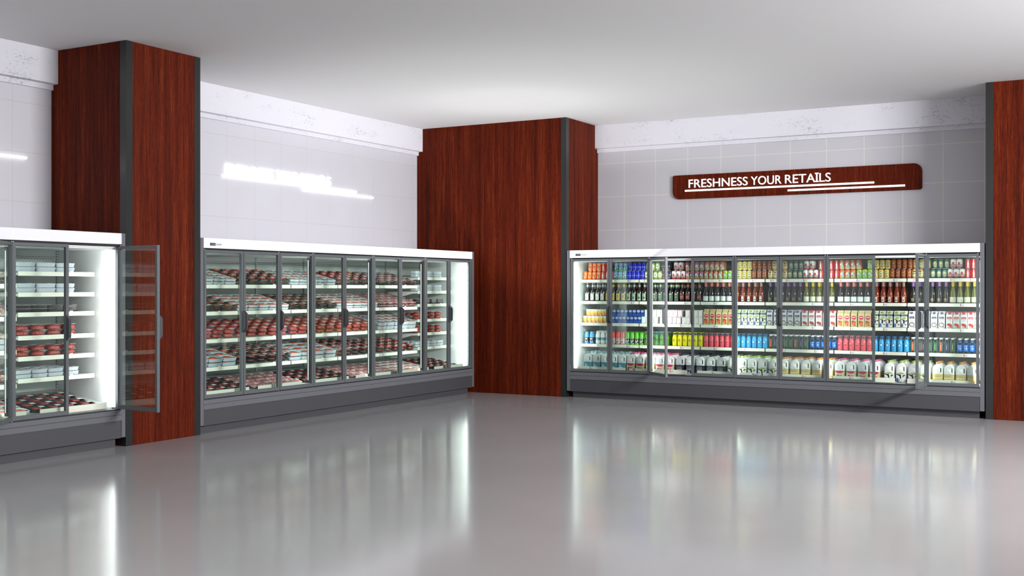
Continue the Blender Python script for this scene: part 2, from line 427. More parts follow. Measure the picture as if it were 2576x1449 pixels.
    for b in [.10]+[S0+PITCH*b for b in strips]+[L-.10]:
        ld = bpy.data.lights.new('cooler_lamp', 'AREA'); ld.shape = 'RECTANGLE'; ld.size = .03; ld.size_y = 1.42; ld.energy = 3.9 if .2 < b < L-.2 else 8.0; ld.color = (.95, 1., .97)
        lo = bpy.data.objects.new('cooler_lamp', ld); COL.objects.link(lo)
        yaw = -.75 if b < .2 else (.75 if b > L-.2 else 0.)
        lo.matrix_basis = M @ Matrix.Translation((b, .094, 1.12)) @ Matrix.Rotation(-yaw, 4, 'Z') @ Matrix.Rotation(PI/2, 4, 'X')
    return r

M_MID = Matrix.Translation((-8.505, 8.530, 0)) @ RL
M_A = Matrix.Translation((-8.505, 2.220, 0)) @ RL
M_R = Matrix.Translation((-7.070, 13.970, 0))
cooler('display_cooler', 'long grey meat cooler of nine closed glass doors between two wood pillars', M_MID, 'LRRLRLRLR', {}, True, (3, 5, 7))
cooler('display_cooler', 'cut-off meat cooler with its end glass door swung wide open', M_A, 'LRRLRLRLR', {8: 85, 6: 38}, True, (3, 5, 7))
cooler('display_cooler', 'long drinks cooler with two opened glass doors under the wooden sign', M_R, 'LRLRLRLRR', {2: 45.8, 7: 90}, False, (2, 4, 6, 8))

# ------------------------------------------------------------------ product prototypes
PROTOS = {}
class Proto:
    def __init__(s, name, root, parts):
        s.name = name; s.root = root; s.parts = parts; s.o = None
    def place(s, M, label, cat, group):
        if s.o is None:
            o = bpy.data.objects.new(s.name, s.root); COL.objects.link(o)
            for nm, me in s.parts:
                c = bpy.data.objects.new(nm, me); COL.objects.link(c); c.parent = o
            s.o = o; s.kids = list(o.children)
        else:
            o = s.o.copy(); COL.objects.link(o)
            for k in s.kids:
                c = k.copy(); COL.objects.link(c); c.parent = o
        o.matrix_basis = M
        tag(o, label, cat, group); return o

ONES = ['', 'first', 'second', 'third', 'fourth', 'fifth', 'sixth', 'seventh', 'eighth', 'ninth', 'tenth', 'eleventh', 'twelfth', 'thirteenth', 'fourteenth', 'fifteenth',
        'sixteenth', 'seventeenth', 'eighteenth', 'nineteenth']
def ordinal(i):
    if i < 20: return ONES[i]
    t = {2: 'twent', 3: 'thirt', 4: 'fort', 5: 'fift'}[i//10]
    return t+'ieth' if i % 10 == 0 else t+'y-'+ONES[i % 10]

COUNT = {}
def nth(key):
    COUNT[key] = COUNT.get(key, 0)+1; return ordinal(COUNT[key])

# ---- meat
def m_tray(w, d, h, m, wall=.006):
    return MB().loft([sup(w*.93, d*.90, 0, 20, 7), sup(w, d, h, 20, 7), sup(w-wall*2, d-wall*2, h, 20, 7), sup(w*.88, d*.86, h*.5, 20, 7)], m, smooth=False)
def blob(w, d, h, z, e, m, seed, n=14, amp=.12, cx=0., cy=0.):
    rings = []
    for k, (f, zz) in enumerate(((.96, 0), (1., .35), (.86, .75), (.5, .97))):
        rg = []
        for x, y, _ in sup(w*f, d*f, 0, n, e):
            q = 1+amp*mnoise.noise(Vector((x*25+seed, y*25, k*.8)))
            rg.append((cx+x*q, cy+y*q, z+h*zz*(1+amp*mnoise.noise(Vector((x*40, y*40+seed, 3.))))))
        rings.append(rg)
    return MB().loft(rings, m)
STK = MB().box(-.026, .026, -.014, .014, 0, .0016, mat('f4f4ee', .4)).mesh('price_sticker')
def sticker(x, y, z):
    return MB().box(x-.024, x+.024, y-.021, y+.021, z, z+.0016, mat('f4f4ee', .4)).mesh('price_sticker')
WHT = mat('bcc7ce', .4); BLK = mat('24211f', .35); DGR = mat('2c302c', .3)
M_STEAK = mat_mottle('steak', '8c1f1c', 'c24a40', 60, .3); M_PINK = mat_mottle('minced_pink', 'b8564a', 'd88470', 160, .5); M_BROWN = mat_mottle('minced_brown', '8a4636', 'b4705a', 160, .5)
M_RED = mat_mottle('minced_red', '7c201c', 'b85446', 70, .35, stretch=(1.8, .8, .5), bump=.6); M_ORA = mat_mottle('mound', 'b02e18', 'e2643e', 90, .4)
M_MARB = mat_mottle('marbled', '8e3a44', 'dab4b0', 70, .4, .42, .62); M_DARK = mat_mottle('dark_red', '6c1a18', 'a23a34', 70, .35); M_ROSE = mat_mottle('rosy', 'a44440', 'cf7a70', 110, .45)
M_BACON = mat_mottle('bacon', '8e3a3c', 'd8b0aa', 30, .35, .4, .6, stretch=(1, 6, 1))
FAT = mat('ecd9cc', .4)
def mk_meat():
    P = PROTOS
    tw, td = .1712, .121
    P['w_strip'] = Proto('bacon_tray', m_tray(tw, td, .026, WHT).mesh('bacon_tray'), [('meat', blob(.085, .06, .012, .016, 2.4, M_BACON, 1, amp=.35).mesh('meat')), ('price_sticker', sticker(.055, -.01, .0272))])
    st = blob(.118, .070, .011, .0195, 2.1, M_STEAK, 2); st2 = blob(.03, .022, .005, .029, 2.2, FAT, 5, cx=-.012, cy=-.02)
    P['b_steak'] = Proto('steak_tray', m_tray(tw, td, .022, DGR).mesh('steak_tray'), [('steak', st.mesh('steak')), ('fat_piece', st2.mesh('fat_piece')), ('price_sticker', sticker(.056, .03, .0272))])
    mb = m_tray(tw, td, .022, BLK)
    P['b_bacon'] = Proto('bacon_tray', mb.mesh('bacon_tray'), [('meat', blob(.13, .07, .010, .0155, 4, M_BACON, 4).mesh('meat')), ('price_sticker', sticker(.05, .0, .0272))])
    P['b_flat'] = Proto('mince_tray', m_tray(.1712, .121, .025, BLK).mesh('mince_tray'), [('meat', blob(.105, .07, .010, .0165, 3.2, M_BROWN, 6, 10).mesh('meat')), ('price_sticker', sticker(.058, .0, .0265))])
    P['w_flat'] = Proto('mince_tray', m_tray(.1712, .121, .025, mat('cdd2d4', .4)).mesh('mince_tray'), [('meat', blob(.115, .074, .010, .0165, 3.2, M_PINK, 8, 10).mesh('meat')), ('price_sticker', sticker(.056, -.004, .0265))])
    P['marbled'] = Proto('meat_pack', m_tray(.165, .116, .012, mat('4a3f3e', .35)).mesh('meat_pack'), [('meat', blob(.166, .118, .024, .007, 6, M_MARB, 9, 20, .10).mesh('meat')), ('price_sticker', sticker(.05, .02, .0335))])
    P['mince'] = Proto('mince_pack', blob(.130, .092, .043, 0, 3.2, M_RED, 11, 18, .1).mesh('mince_pack'), [('price_sticker', MB().box(.002, .064, -.034, .012, .0442, .0456, mat('f4f4ee', .4)).mesh('price_sticker'))])
    P['w_label'] = Proto('meat_tray', m_tray(.1712, .121, .046, WHT).mesh('meat_tray'), [('meat', blob(.15, .095, .016, .030, 4, M_STEAK, 12).mesh('meat')), ('product_label', MB().box(-.035, .06, -.025, .025, .0475, .0492, mat('eff0ec', .4)).mesh('product_label'))])
    P['w_mound'] = Proto('mince_tray', m_tray(.212, .124, .038, WHT).mesh('mince_tray'), [('meat', blob(.108, .07, .022, .018, 2.1, M_ORA, 13).mesh('meat')), ('price_sticker', sticker(.066, -.004, .0392))])
    P['b_hex'] = Proto('patty_tray', MB().loft([sup(.13, .088, 0, 16, 2.6), sup(.17, .118, .034, 16, 2.8), sup(.158, .106, .034, 16, 2.8), sup(.13, .084, .016, 16, 2.6)], BLK, smooth=False).mesh('patty_tray'),
                        [('meat', blob(.112, .062, .013, .022, 2.2, M_ROSE, 14).mesh('meat')), ('price_sticker', sticker(.056, .006, .0395))])
    P['b_oval'] = Proto('steak_tray', MB().loft([sup(.10, .07, 0, 16, 2.3), sup(.15, .108, .022, 16, 2.3), sup(.142, .10, .022, 16, 2.3), sup(.11, .07, .012, 16, 2.3)], DGR, smooth=False).mesh('steak_tray'),
                         [('steak', blob(.136, .092, .015, .015, 2.1, M_STEAK, 15).mesh('steak')), ('fat_piece', blob(.034, .02, .006, .028, 2.2, FAT, 5, cx=-.02, cy=-.02).mesh('fat_piece')), ('price_sticker', sticker(.05, .012, .0305))])
    P['b_deck'] = Proto('steak_tray', m_tray(.1712, .124, .030, BLK).mesh('steak_tray'), [('meat', blob(.1, .062, .013, .018, 2.4, M_DARK, 16).mesh('meat')), ('price_sticker', sticker(.058, .012, .0315))])
    P['w_side'] = Proto('meat_tray', m_tray(.212, .125, .038, WHT).mesh('meat_tray'), [('meat', blob(.12, .07, .018, .022, 3, M_BACON, 17).mesh('meat')), ('price_sticker', sticker(.066, .0, .0385))])
    P['w_low'] = Proto('meat_tray', m_tray(.1712, .122, .034, WHT).mesh('meat_tray'), [('meat', blob(.1, .07, .014, .02, 3, M_BACON, 18).mesh('meat')), ('price_sticker', sticker(.054, .0, .0345))])
mk_meat()
MDESC = {'w_strip': ('white bacon-strip tray', .034), 'b_steak': ('black oval-steak tray', .0375), 'b_bacon': ('black sliced-bacon tray', .0335), 'b_flat': ('black flat-mince tray', .0335),
         'w_flat': ('white flat-mince tray', .0335), 'marbled': ('marbled meat pack', .0365), 'mince': ('bulging red-mince pack', .0475), 'w_label': ('white big-label tray', .0525), 'w_mound': ('white mounded-mince tray', .0485),
         'b_hex': ('black rounded-patty tray', .0445), 'b_oval': ('red oval-steak plate', .037), 'b_deck': ('black dark-meat tray', .04), 'w_side': ('deep white tray', .0425), 'w_low': ('shallow white tray', .0385)}
SHN = ['top shelf', 'second shelf', 'third shelf', 'fourth shelf', 'bottom deck']
SHN6 = ['top short shelf', 'second short shelf', 'third short shelf', 'fourth short shelf', 'fifth short shelf', 'sixth short shelf']
ROWN = ['front row', 'second row', 'third row', 'back row']
def meat_row(M, where, shelf, kind, xs, z0, t, d0, dp, row, layer):
    P = PROTOS[kind]; desc, lh = MDESC[kind]; d = d0+dp*row; ang = math.atan(t)
    for x in xs:
        jx = random.uniform(-.002, .002)
        off = .0035+layer*lh
        T = Matrix.Translation((x+jx, d-off*math.sin(ang), z0+t*(d-.36)+off*math.cos(ang))) @ Matrix.Rotation(ang, 4, 'X')
        lay = ('upper ' if layer else 'lower ') if shelf != 'bottom deck' else ''
        o = nth((where, shelf, kind, row, layer))
        lab = f'{lay}{desc}, {ROWN[row]}, {o} from left, {shelf} of {where}'
        P.place(M @ T, lab, 'meat tray' if 'tray' in desc or 'plate' in desc else 'meat pack', f'{desc}s, {shelf} of {where}')
def meat_block(M, where, shelf, kind, bay, z0, t, n=5, smin=0., rows=4, d0=.426, dp=.122, lower=True, cols=None):
    x0 = B0+BAY*bay+.012; w = (BAY-.016)/n
    for row in range(rows):
        xs = [x0+w*(k+.5) for k in range(n) if (cols is None or k in cols)]
        xs = [x for x in xs if x-.09 > smin+(d0+dp*row-.4)*.95-.2]
        if bay == 0: xs = [x for x in xs if x-.1 > .05]
        if bay == 5: xs = [x for x in xs if x < L-.16]
        if row == 0 and lower: meat_row(M, where, shelf, kind, xs, z0, t, d0, dp, row, 0)
        meat_row(M, where, shelf, kind, xs, z0, t, d0, dp, row, 1 if lower else 0)
def fill_meat(M, where, bays, smin):
    plan = [('top shelf', 1.5345, ['w_strip', 'b_steak', 'w_strip', 'b_steak', 'b_bacon']), ('second shelf', 1.243, ['b_flat', 'w_flat', 'b_flat', 'w_flat', 'marbled']),
            ('third shelf', .945, ['mince', 'mince', 'mince', 'mince', 'w_label']), ('fourth shelf', .643, ['w_mound', 'b_hex', 'w_mound', 'b_hex', 'b_oval'])]
    for b in bays:
        cols = None
        if where.startswith('short'): cols = (3, 4) if b == 4 else None
        if b < 5:
            for sh, z, ks in plan: meat_block(M, where, sh, ks[b], b, z, .25, 4 if ks[b] == 'w_mound' else 5, smin if b == 0 else -9, cols=cols)
            meat_block(M, where, 'bottom deck', ['b_deck', 'marbled', 'b_deck', 'marbled', 'w_flat'][b], b, .385+.17*.235, .17, 5, smin if b == 0 else -9, rows=4, d0=.21, dp=.128, lower=False, cols=cols)
        else:
            for i, (z, k, n, rows) in enumerate(((1.648, 'w_side', 4, 1), (1.458, 'w_side', 4, 1), (1.278, 'b_flat', 5, 2), (1.068, 'mince', 5, 2), (.880, 'mince', 5, 2), (.683, 'w_low', 5, 3))):
                meat_block(M, where, SHN6[i], k, 5, z, 0., n, -9, rows, .43, .125)
            meat_block(M, where, 'bottom deck', 'b_deck', 5, .385+.17*.235, .17, 5, -9, 4, .21, .128, lower=False)
fill_meat(M_MID, 'long meat cooler', range(6), .40)
fill_meat(M_A, 'short meat cooler', (4, 5), 0.)

# ---- drinks
SILV = mat('c8cacc', .25, .9)
def can(base, bottom=None, top=None, art=None):
    b = mat(base, .3); bt = mat(bottom, .3) if bottom else b; tp = mat(top, .3) if top else b
    body = MB().lathe([(.025, 0), (.0325, .007), (.0325, .024), (.0325, .085), (.0325, .098), (.0272, .1105)], [SILV, bt, b, tp, tp], 18)
    lid = MB().lathe([(.0268, .1106), (.028, .1125), (.028, .1145), (.025, .1145), (.0245, .112)], SILV, 16)
    a = Art(cyl(.0325)); art(a)
    return body, [('lid', lid.mesh('lid')), ('printed_label', a.mesh('printed_label'))]
def art_fanta(blob1, blob2, txt='1a2a80', outline='f4f4f4'):
    def f(a):
        a.ell(-.012, .04, .02, .03, blob1); a.ell(.014, .030, .013, .02, blob2); a.ell(.006, .082, .012, .009, blob2)
        a.ell(-.001, .055, .019, .021, outline); a.text('Fanta', 0, .055, .031, txt, .054, .8, .1)
    return f
def art_orange(a):
    a.ell(.0, .056, .022, .021, 'f3a23c'); a.ell(.0, .056, .018, .016, '3c3f5c'); a.text('Fanta', 0, .056, .014, 'e8d8c0', .030, .2)
    a.ell(-.012, .028, .012, .009, 'f6b04a'); a.ell(.014, .086, .01, .007, 'f7c46a')
def art_cola(a):
    a.poly([(-.004, .104), (.004, .104), (.004, .086), (.009, .062), (.0095, .05), (.0075, .036), (.009, .018), (.0085, .008), (-.0085, .008), (-.009, .018), (-.0075, .036), (-.0095, .05), (-.009, .062), (-.004, .086)], 'ece6e2')
    a.rect(-.006, .051, .006, .054, '9a9a9a', 2)
    a.rect(.026, .03, .03, .08, 'd9463c', 1)
def art_sprite(a):
    a.ell(.0, .083, .009, .009, 'd8e25a'); a.text('Sprite', 0, .055, .022, 'f2f6f6', .05, .3, .15); a.ell(-.014, .035, .012, .012, '8ec8e0'); a.ell(.012, .03, .014, .01, '2f8f4a')
def art_pepsi(a):
    for u in (-.032, 0, .032): a.text('PEPSI', u, .055, .009, 'e8ecff', .028, 0, .2)
def art_seven(a):
    a.ell(0, .062, .022, .036, 'd8ecc4'); a.ell(0, .062, .019, .032, 'f2f6ee'); a.text('7UP', -.001, .066, .022, '1e6a3a', .026, .5); a.ell(.006, .056, .008, .008, 'c8342c'); a.ell(0, .025, .012, .006, '3a8a3a'); a.ell(.026, .06, .006, .03, 'cfe6b4')
def art_darkcola(a):
    a.poly([(-.024, .066), (-.008, .07), (.010, .064), (.024, .072), (.024, .086), (-.024, .09)], 'c03434')
    a.poly([(-.024, .058), (-.008, .058), (.010, .052), (.024, .062), (.024, .072), (.010, .064), (-.008, .07), (-.024, .066)], 'eef0f2')
    a.poly([(-.024, .04), (.024, .044), (.024, .062), (.010, .052), (-.008, .058), (-.024, .058)], '3a78b8')
    a.rect(-.015, .016, .015, .034, '8a5a58', 4)
def art_white(a):
    a.rect(-.04, .044, .04, .05, 'b4282c', 12); a.rect(-.016, .046, .010, .072, 'b8302f', 6)
    for u in (-.012, -.005, .003): a.rect(u, .072, u+.003, .079, 'b8302f', 1)
    for i, u in enumerate((-.026, -.018, -.011, -.002, .006, .015, .023, .031)): a.rect(u, .02, u+(.003 if i % 2 else .005), .042, '5c5450' if i % 3 else 'b8b0a8', 1)
def art_yellow(a):
    a.ell(0, .056, .025, .036, '2c2c22'); a.ell(0, .056, .021, .031, 'e6dfb4'); a.ell(0, .058, .013, .017, '8a9a74'); a.rect(-.021, .040, .021, .052, 'efe6b0'); a.rect(-.013, .032, .013, .038, '2c2c22'); a.rect(-.012, .044, .012, .048, '3a3a28', 4)
def art_brown(a):
    a.ell(0, .056, .02, .034, 'a8693a'); a.ell(0, .056, .016, .028, '7c3f1e'); a.ell(0, .07, .008, .007, 'd8a86a'); a.rect(-.012, .045, .012, .051, 'c08a50', 4); a.ell(0, .034, .01, .006, 'b87c46')
def art_pale(a):
    a.ell(-.006, .082, .006, .009, '2c2620'); a.ell(.008, .082, .006, .009, '2c2620'); a.rect(-.022, .05, .022, .064, 'c89a58', 6); a.rect(-.014, .054, .014, .060, '7a3a20', 4); a.rect(-.03, .028, .03, .042, 'a8b890', 8)
def art_green(a):
    a.ell(0, .056, .025, .036, 'b9c8a0'); a.ell(0, .056, .022, .032, '3c6a58'); a.ell(0, .06, .018, .022, 'a8b48a'); a.rect(-.024, .046, .024, .056, 'b08a48'); a.poly([(-.012, .07), (0, .064), (.012, .07), (.012, .073), (0, .068), (-.012, .073)], 'eef2e0'); a.ell(0, .034, .012, .008, '7c9878')
CANS = {
 'orange_soda': ('orange_soda_can', 'bright orange soda can', can('e2601a', art=art_orange, top='e8702a')), 'cola': ('cola_can', 'red cola can', can('b81218', art=art_cola)),
 'lemonlime': ('lemon_soda_can', 'blue-green lemon soda can', can('4a86b8', '1f7c46', '6a98c0', art_sprite)), 'blue': ('blue_soda_can', 'plain blue soda can', can('0e26c8', art=art_pepsi)),
 'green7': ('lime_fizz_can', 'pale green soda can', can('7cae54', art=art_seven)), 'darkcola': ('dark_cola_can', 'navy striped cola can', can('141c30', art=art_darkcola)),
 'whitebeer': ('white_beer_can', 'white-and-red beer can', can('eceae6', 'b4282c', 'f2f2f0', art_white)), 'fruit': ('fruit_soda_can', 'pink fruit soda can', can('a85a86', 'c8863c', 'b0486a', art_fanta('d88a48', '6a9a58'))),
 'peach': ('peach_soda_can', 'peach-orange soda can', can('e07a34', 'e89a2c', 'd86038', art_fanta('f0a850', '7ab890'))), 'lime': ('lime_soda_can', 'lime green soda can', can('9ccc22', '7cc030', 'b8d83a', art_fanta('c8e650', '58a848'))),
 'yellowbeer': ('yellow_beer_can', 'pale yellow beer can', can('e4c862', 'e8d06a', 'e6cc78', art_yellow)), 'brown': ('brown_beer_can', 'brown beer can', can('8c4520', '7a3818', '9c5228', art_brown)),
 'pale': ('cream_beer_can', 'cream-gold beer can', can('dccfa0', 'c88a2c', 'd0a050', art_pale)), 'greenbeer': ('green_beer_can', 'dark green beer can', can('0e4a42', art=art_green)),
}
CP = {k: Proto(n, b.mesh(n), p) for k, (n, d, (b, p)) in CANS.items()}
def place_front(P, desc, cat, where, tier, row, s, d, z, rot=0.):
    t = {0: '', 1: 'lower ', 2: 'upper '}[tier]
    lab = f'{t}{desc}, {ROWN[row]}, {nth((where, desc, tier, row))} from left, {where}'
    plural = desc+'es' if desc.endswith('box') else desc+'s'
    P.place(M_R @ Matrix.Translation((s, d, z)) @ Matrix.Rotation(rot, 4, 'Z'), lab, cat, f'{plural} on the {where} of the drinks cooler')

LO = [('orange_soda',0.065,4),('cola',0.335,3),('lemonlime',0.53,3),('blue',0.725,4),('green7',0.985,4),('darkcola',1.245,2),('whitebeer',1.38,3),('fruit',1.575,4),('peach',1.835,4),('lime',2.095,3),('yellowbeer',2.29,3),('brown',2.485,3),('pale',2.70,4),('greenbeer',2.955,3),('whitebeer',3.15,3),('cola',3.345,4),('peach',3.61,3),('lime',3.82,3),('yellowbeer',4.015,3),('brown',4.215,4),('pale',4.475,3),('greenbeer',4.69,3),('whitebeer',4.885,3),('cola',5.08,3)]
UP = [('orange_soda',0.14,3),('cola',0.345,2),('lemonlime',0.54,3),('blue',0.745,4),('green7',1.01,3),('darkcola',1.235,2),('whitebeer',1.415,2),('fruit',1.575,4),('peach',1.85,4),('lime',2.22,1),('yellowbeer',2.295,3),('brown',2.495,4),('pale',2.755,3),('greenbeer',2.97,3),('whitebeer',3.165,2),('cola',3.345,4),('peach',3.61,4),('lime',3.95,1),('yellowbeer',4.03,3),('brown',4.23,4),('pale',4.49,3),('greenbeer',4.71,3),('whitebeer',4.915,2),('cola',5.08,3)]
for tier, lst in ((1, LO), (2, UP)):
    for row in range(2):
        for i, (k, s0, n) in enumerate(lst):
            nxt = lst[i+1][1] if i+1 < len(lst) else L-.072
            p = min((nxt-s0)/n, .0675)
            for j in range(n):
                if row == 1 and j < n-2: continue
                s = s0+.033+j*p
                if s > L-.105: continue
                d = .398+.069*row+random.uniform(0, .003)
                place_front(CP[k], CANS[k][1], 'can', 'top shelf', tier, row, s, d, 1.6155+(tier-1)*.1155, random.uniform(-.06, .12))

# bottles
def bottle(body_hex, prof, cap_hex, capprof, art, r, clear=None, rough=.12, neck=None, spec=.6):
    m = mat(body_hex, rough, spec=spec, vary=.03)
    body = MB().lathe(prof, m, 16)
    cap = MB().lathe(capprof, mat(cap_hex, .35), 12)
    parts = [('cap', cap.mesh('cap'))]
    if neck:
        c2, pr = neck; parts.append(('neck_label', MB().lathe(pr, mat(c2, .4), 14).mesh('neck_label')))
    a = Art(cyl(r)); art(a); parts.append(('printed_label', a.mesh('printed_label')))
    return body, parts
SPR = .0378
SPIRIT = [(.034, 0), (SPR, .004), (SPR, .128), (.033, .146), (.02, .162), (.0145, .176), (.0135, .226), (.015, .228), (.015, .236)]
def spirit(label_fn, neck_hex, cap='2a2a2a', body='1d1513'):
    return bottle(body, SPIRIT, cap, [(.0142, .2362), (.0142, .248), (.010, .2485)], label_fn, SPR, neck=(neck_hex, [(.0142, .196), (.0146, .198), (.0146, .224), (.0142, .2255)]))
def lab_a(a):
    a.rect(-.026, .012, .026, .112, 'dfe2da'); a.rect(-.022, .098, .022, .106, '2c2c2c'); a.poly([(-.014, .05), (0, .058), (.016, .078), (.004, .074), (-.004, .064)], '86a832'); a.ell(-.008, .048, .01, .005, '6a8a2c'); a.ell(.002, .024, .008, .007, 'a8aca4')
def lab_b(a):
    a.rect(-.028, .012, .028, .108, 'd6bc3a'); a.ell(0, .068, .015, .017, '6a2030'); a.ell(0, .068, .010, .011, 'c9b8a0'); a.poly([(-.008, .1), (.008, .1), (0, .108)], '5a1c20'); a.poly([(-.02, .014), (.028, .03), (.028, .042), (-.02, .022)], '8a4020')
def lab_c(a):
    a.rect(-.027, .012, .027, .110, '9cb4a2'); a.rect(-.018, .094, .018, .102, '7c9886'); a.ell(.002, .048, .016, .018, '4a7a48'); a.rect(-.027, .012, .027, .03, 'b0c2b2')
def lab_d(a):
    a.rect(-.028, .010, .028, .112, 'a9b89a'); a.rect(-.026, .012, .026, .110, '38503f'); a.rect(-.012, .088, .012, .102, 'b8c4a4', 3); a.ell(0, .06, .008, .009, 'a8b48c'); a.rect(-.014, .03, .014, .035, '7c8c74', 3)
def lab_e(a):
    a.rect(-.027, .03, .027, .112, '6a3430'); a.poly([(-.027, .09), (.027, .108), (.027, .112), (-.027, .112)], 'b8a088'); a.rect(-.022, .052, .022, .074, 'a03a34'); a.text('ROSSO', 0, .063, .013, 'd8c0a8', .036); a.rect(-.016, .036, .016, .044, '8a6050', 4)
WINE = [(.035, 0), (.0372, .004), (.0372, .105), (.033, .13), (.024, .165), (.0168, .188), (.0158, .2)]
def wine(glass, capsule, label_fn, rough=.1):
    return bottle(glass, WINE, capsule, [(.0168, .1985), (.0168, .247), (.0176, .248), (.0176, .256), (.014, .257)], label_fn, .0372, rough=rough)
def lab_f(a):
    a.rect(-.044, .012, .044, .074, 'dfe6e6', 12); a.rect(-.036, .05, -.024, .053, '8a9090', 2); a.rect(-.036, .04, -.018, .042, 'a0a8a8', 2)
    for i in range(4): a.rect(.014-.004*i, .03+.01*i, .02, .034+.01*i, 'c2caca', 1)
def lab_g(a):
    a.rect(-.040, .076, .040, .086, 'b85a20', 12); a.rect(-.014, .012, .014, .072, 'd9d6cc'); a.ell(0, .034, .008, .009, '2c2826'); a.rect(-.008, .055, .008, .059, '8a8680', 2)
def lab_h(a):
    a.ell(-.004, .04, .016, .022, 'c0a870'); a.ell(-.004, .04, .013, .018, '2a2420'); a.ell(-.004, .042, .007, .010, 'a89060')
def lab_i(a):
    a.rect(-.044, .012, .044, .074, 'd6d6c6', 12); a.rect(-.036, .056, -.028, .062, '5a5a4c', 1); a.rect(-.034, .042, -.018, .044, '8a8a78', 2); a.rect(.012, .034, .024, .036, '8a8a78', 2)
B2 = {'a': ('liqueur_bottle', 'dark bottle with white leaf-label', spirit(lab_a, 'c4c6c4', 'b8bab8')), 'b': ('rum_bottle', 'dark bottle with yellow label', spirit(lab_b, 'b8aa34', '6a6420')),
      'c': ('liqueur_bottle', 'dark bottle with pale-green label', spirit(lab_c, 'a4b0a4', '8a948c', '180d0e')), 'd': ('liqueur_bottle', 'dark bottle with framed green label', spirit(lab_d, 'a8b890', '4a5a48', '121016')),
      'e': ('vermouth_bottle', 'dark bottle with maroon label', spirit(lab_e, '8a5a48', '6a4a40', '15100f')), 'f': ('wine_bottle', 'pink-capped dark wine bottle', wine('1c1214', 'dc8580', lab_f)),
      'g': ('wine_bottle', 'amber rose-wine bottle', wine('6e2814', 'b88a80', lab_g)), 'h': ('wine_bottle', 'purple-capped black wine bottle', wine('141214', '8e6c9e', lab_h)),
      'i': ('wine_bottle', 'yellow-capped olive wine bottle', wine('55560f', 'd2b848', lab_i))}
BP = {k: Proto(n, b.mesh(n), p) for k, (n, d, (b, p)) in B2.items()}
L2 = [('a',0.085,4),('b',0.40,4),('c',0.715,5),('d',1.10,5),('e',1.49,4),('f',1.82,5),('g',2.25,5),('h',2.69,6),('i',3.155,5),('f',3.585,5),('g',4.02,5),('h',4.45,6),('i',4.905,4)]
def fill_row(lst, protos, info, cat, where, rows, d0, dp, z, rad, maxp, keep=None, tier=0, end=L-.075, stagger=0.):
    for row in range(rows):
        for i, (k, s0, n) in enumerate(lst):
            nxt = lst[i+1][1] if i+1 < len(lst) else end
            p = min((nxt-s0-.002)/n, maxp)
            for j in range(n):
                if keep and not keep(row, j, n): continue
                s = s0+rad+.001+j*p
                if s+rad > end: continue
                if where in ('second shelf', 'third shelf') and tier == 0 and row and min(abs(s-B0-BAY*q) for q in range(1, 6)) < rad+.024: continue
                place_front(protos[k], info[k][1], cat, where, tier, row, s, d0+dp*row+random.uniform(0, .004), z, random.uniform(-.06, .06))
fill_row(L2, BP, B2, 'bottle', 'second shelf', 3, .402, .082, 1.3185, .0375, .08, tier=0)

# boxes and cartons
def packbox(w, d, h, bands, art):
    mb = MB(); z = 0
    rings = []; mats_ = []
    for c, f in bands: rings.append(sup_rect(w, d, z)); mats_.append(mat(c, .4)); z += h*f
    rings.append(sup_rect(w, d, h))
    mb.loft(rings, mats_, smooth=False)
    a = Art(flat(-d/2)); art(a)
    return mb, [('printed_label', a.mesh('printed_label'))]
def sup_rect(w, d, z): return [(-w/2, -d/2, z), (w/2, -d/2, z), (w/2, d/2, z), (-w/2, d/2, z)]
def art_jb(a):
    a.rect(-.014, .088, .006, .0905, '9a9a9a', 1)
    for u, v in ((-.014, .02), (-.003, .024), (.009, .019), (-.009, .030), (.004, .032)): a.ell(u, v, .006, .006, 'a85a14' if v < .022 else 'e8a84a', 8, 1)
    a.rect(.013, .004, .023, .026, 'f0efe6', 1)
def art_bl(a):
    a.ell(0, .07, .022, .016, 'd4e2f2'); a.ell(-.010, .07, .004, .008, '2a56a8', 8, 1); a.ell(.003, .069, .006, .008, '2a56a8', 8, 1); a.ell(.003, .069, .003, .005, 'd4e2f2', 8, 1); a.ell(.014, .071, .003, .007, '2a56a8', 8, 1)
    a.rect(-.016, .026, .016, .03, '2a66b4', 1)
def art_w(c):
    def f(a):
        a.rect(-.018, .084, .016, .090, c, 1); a.ell(.014, .008, .008, .005, c, 8, 1); a.rect(-.02, .02, -.019, .08, 'd8dcd8', 1)
    return f
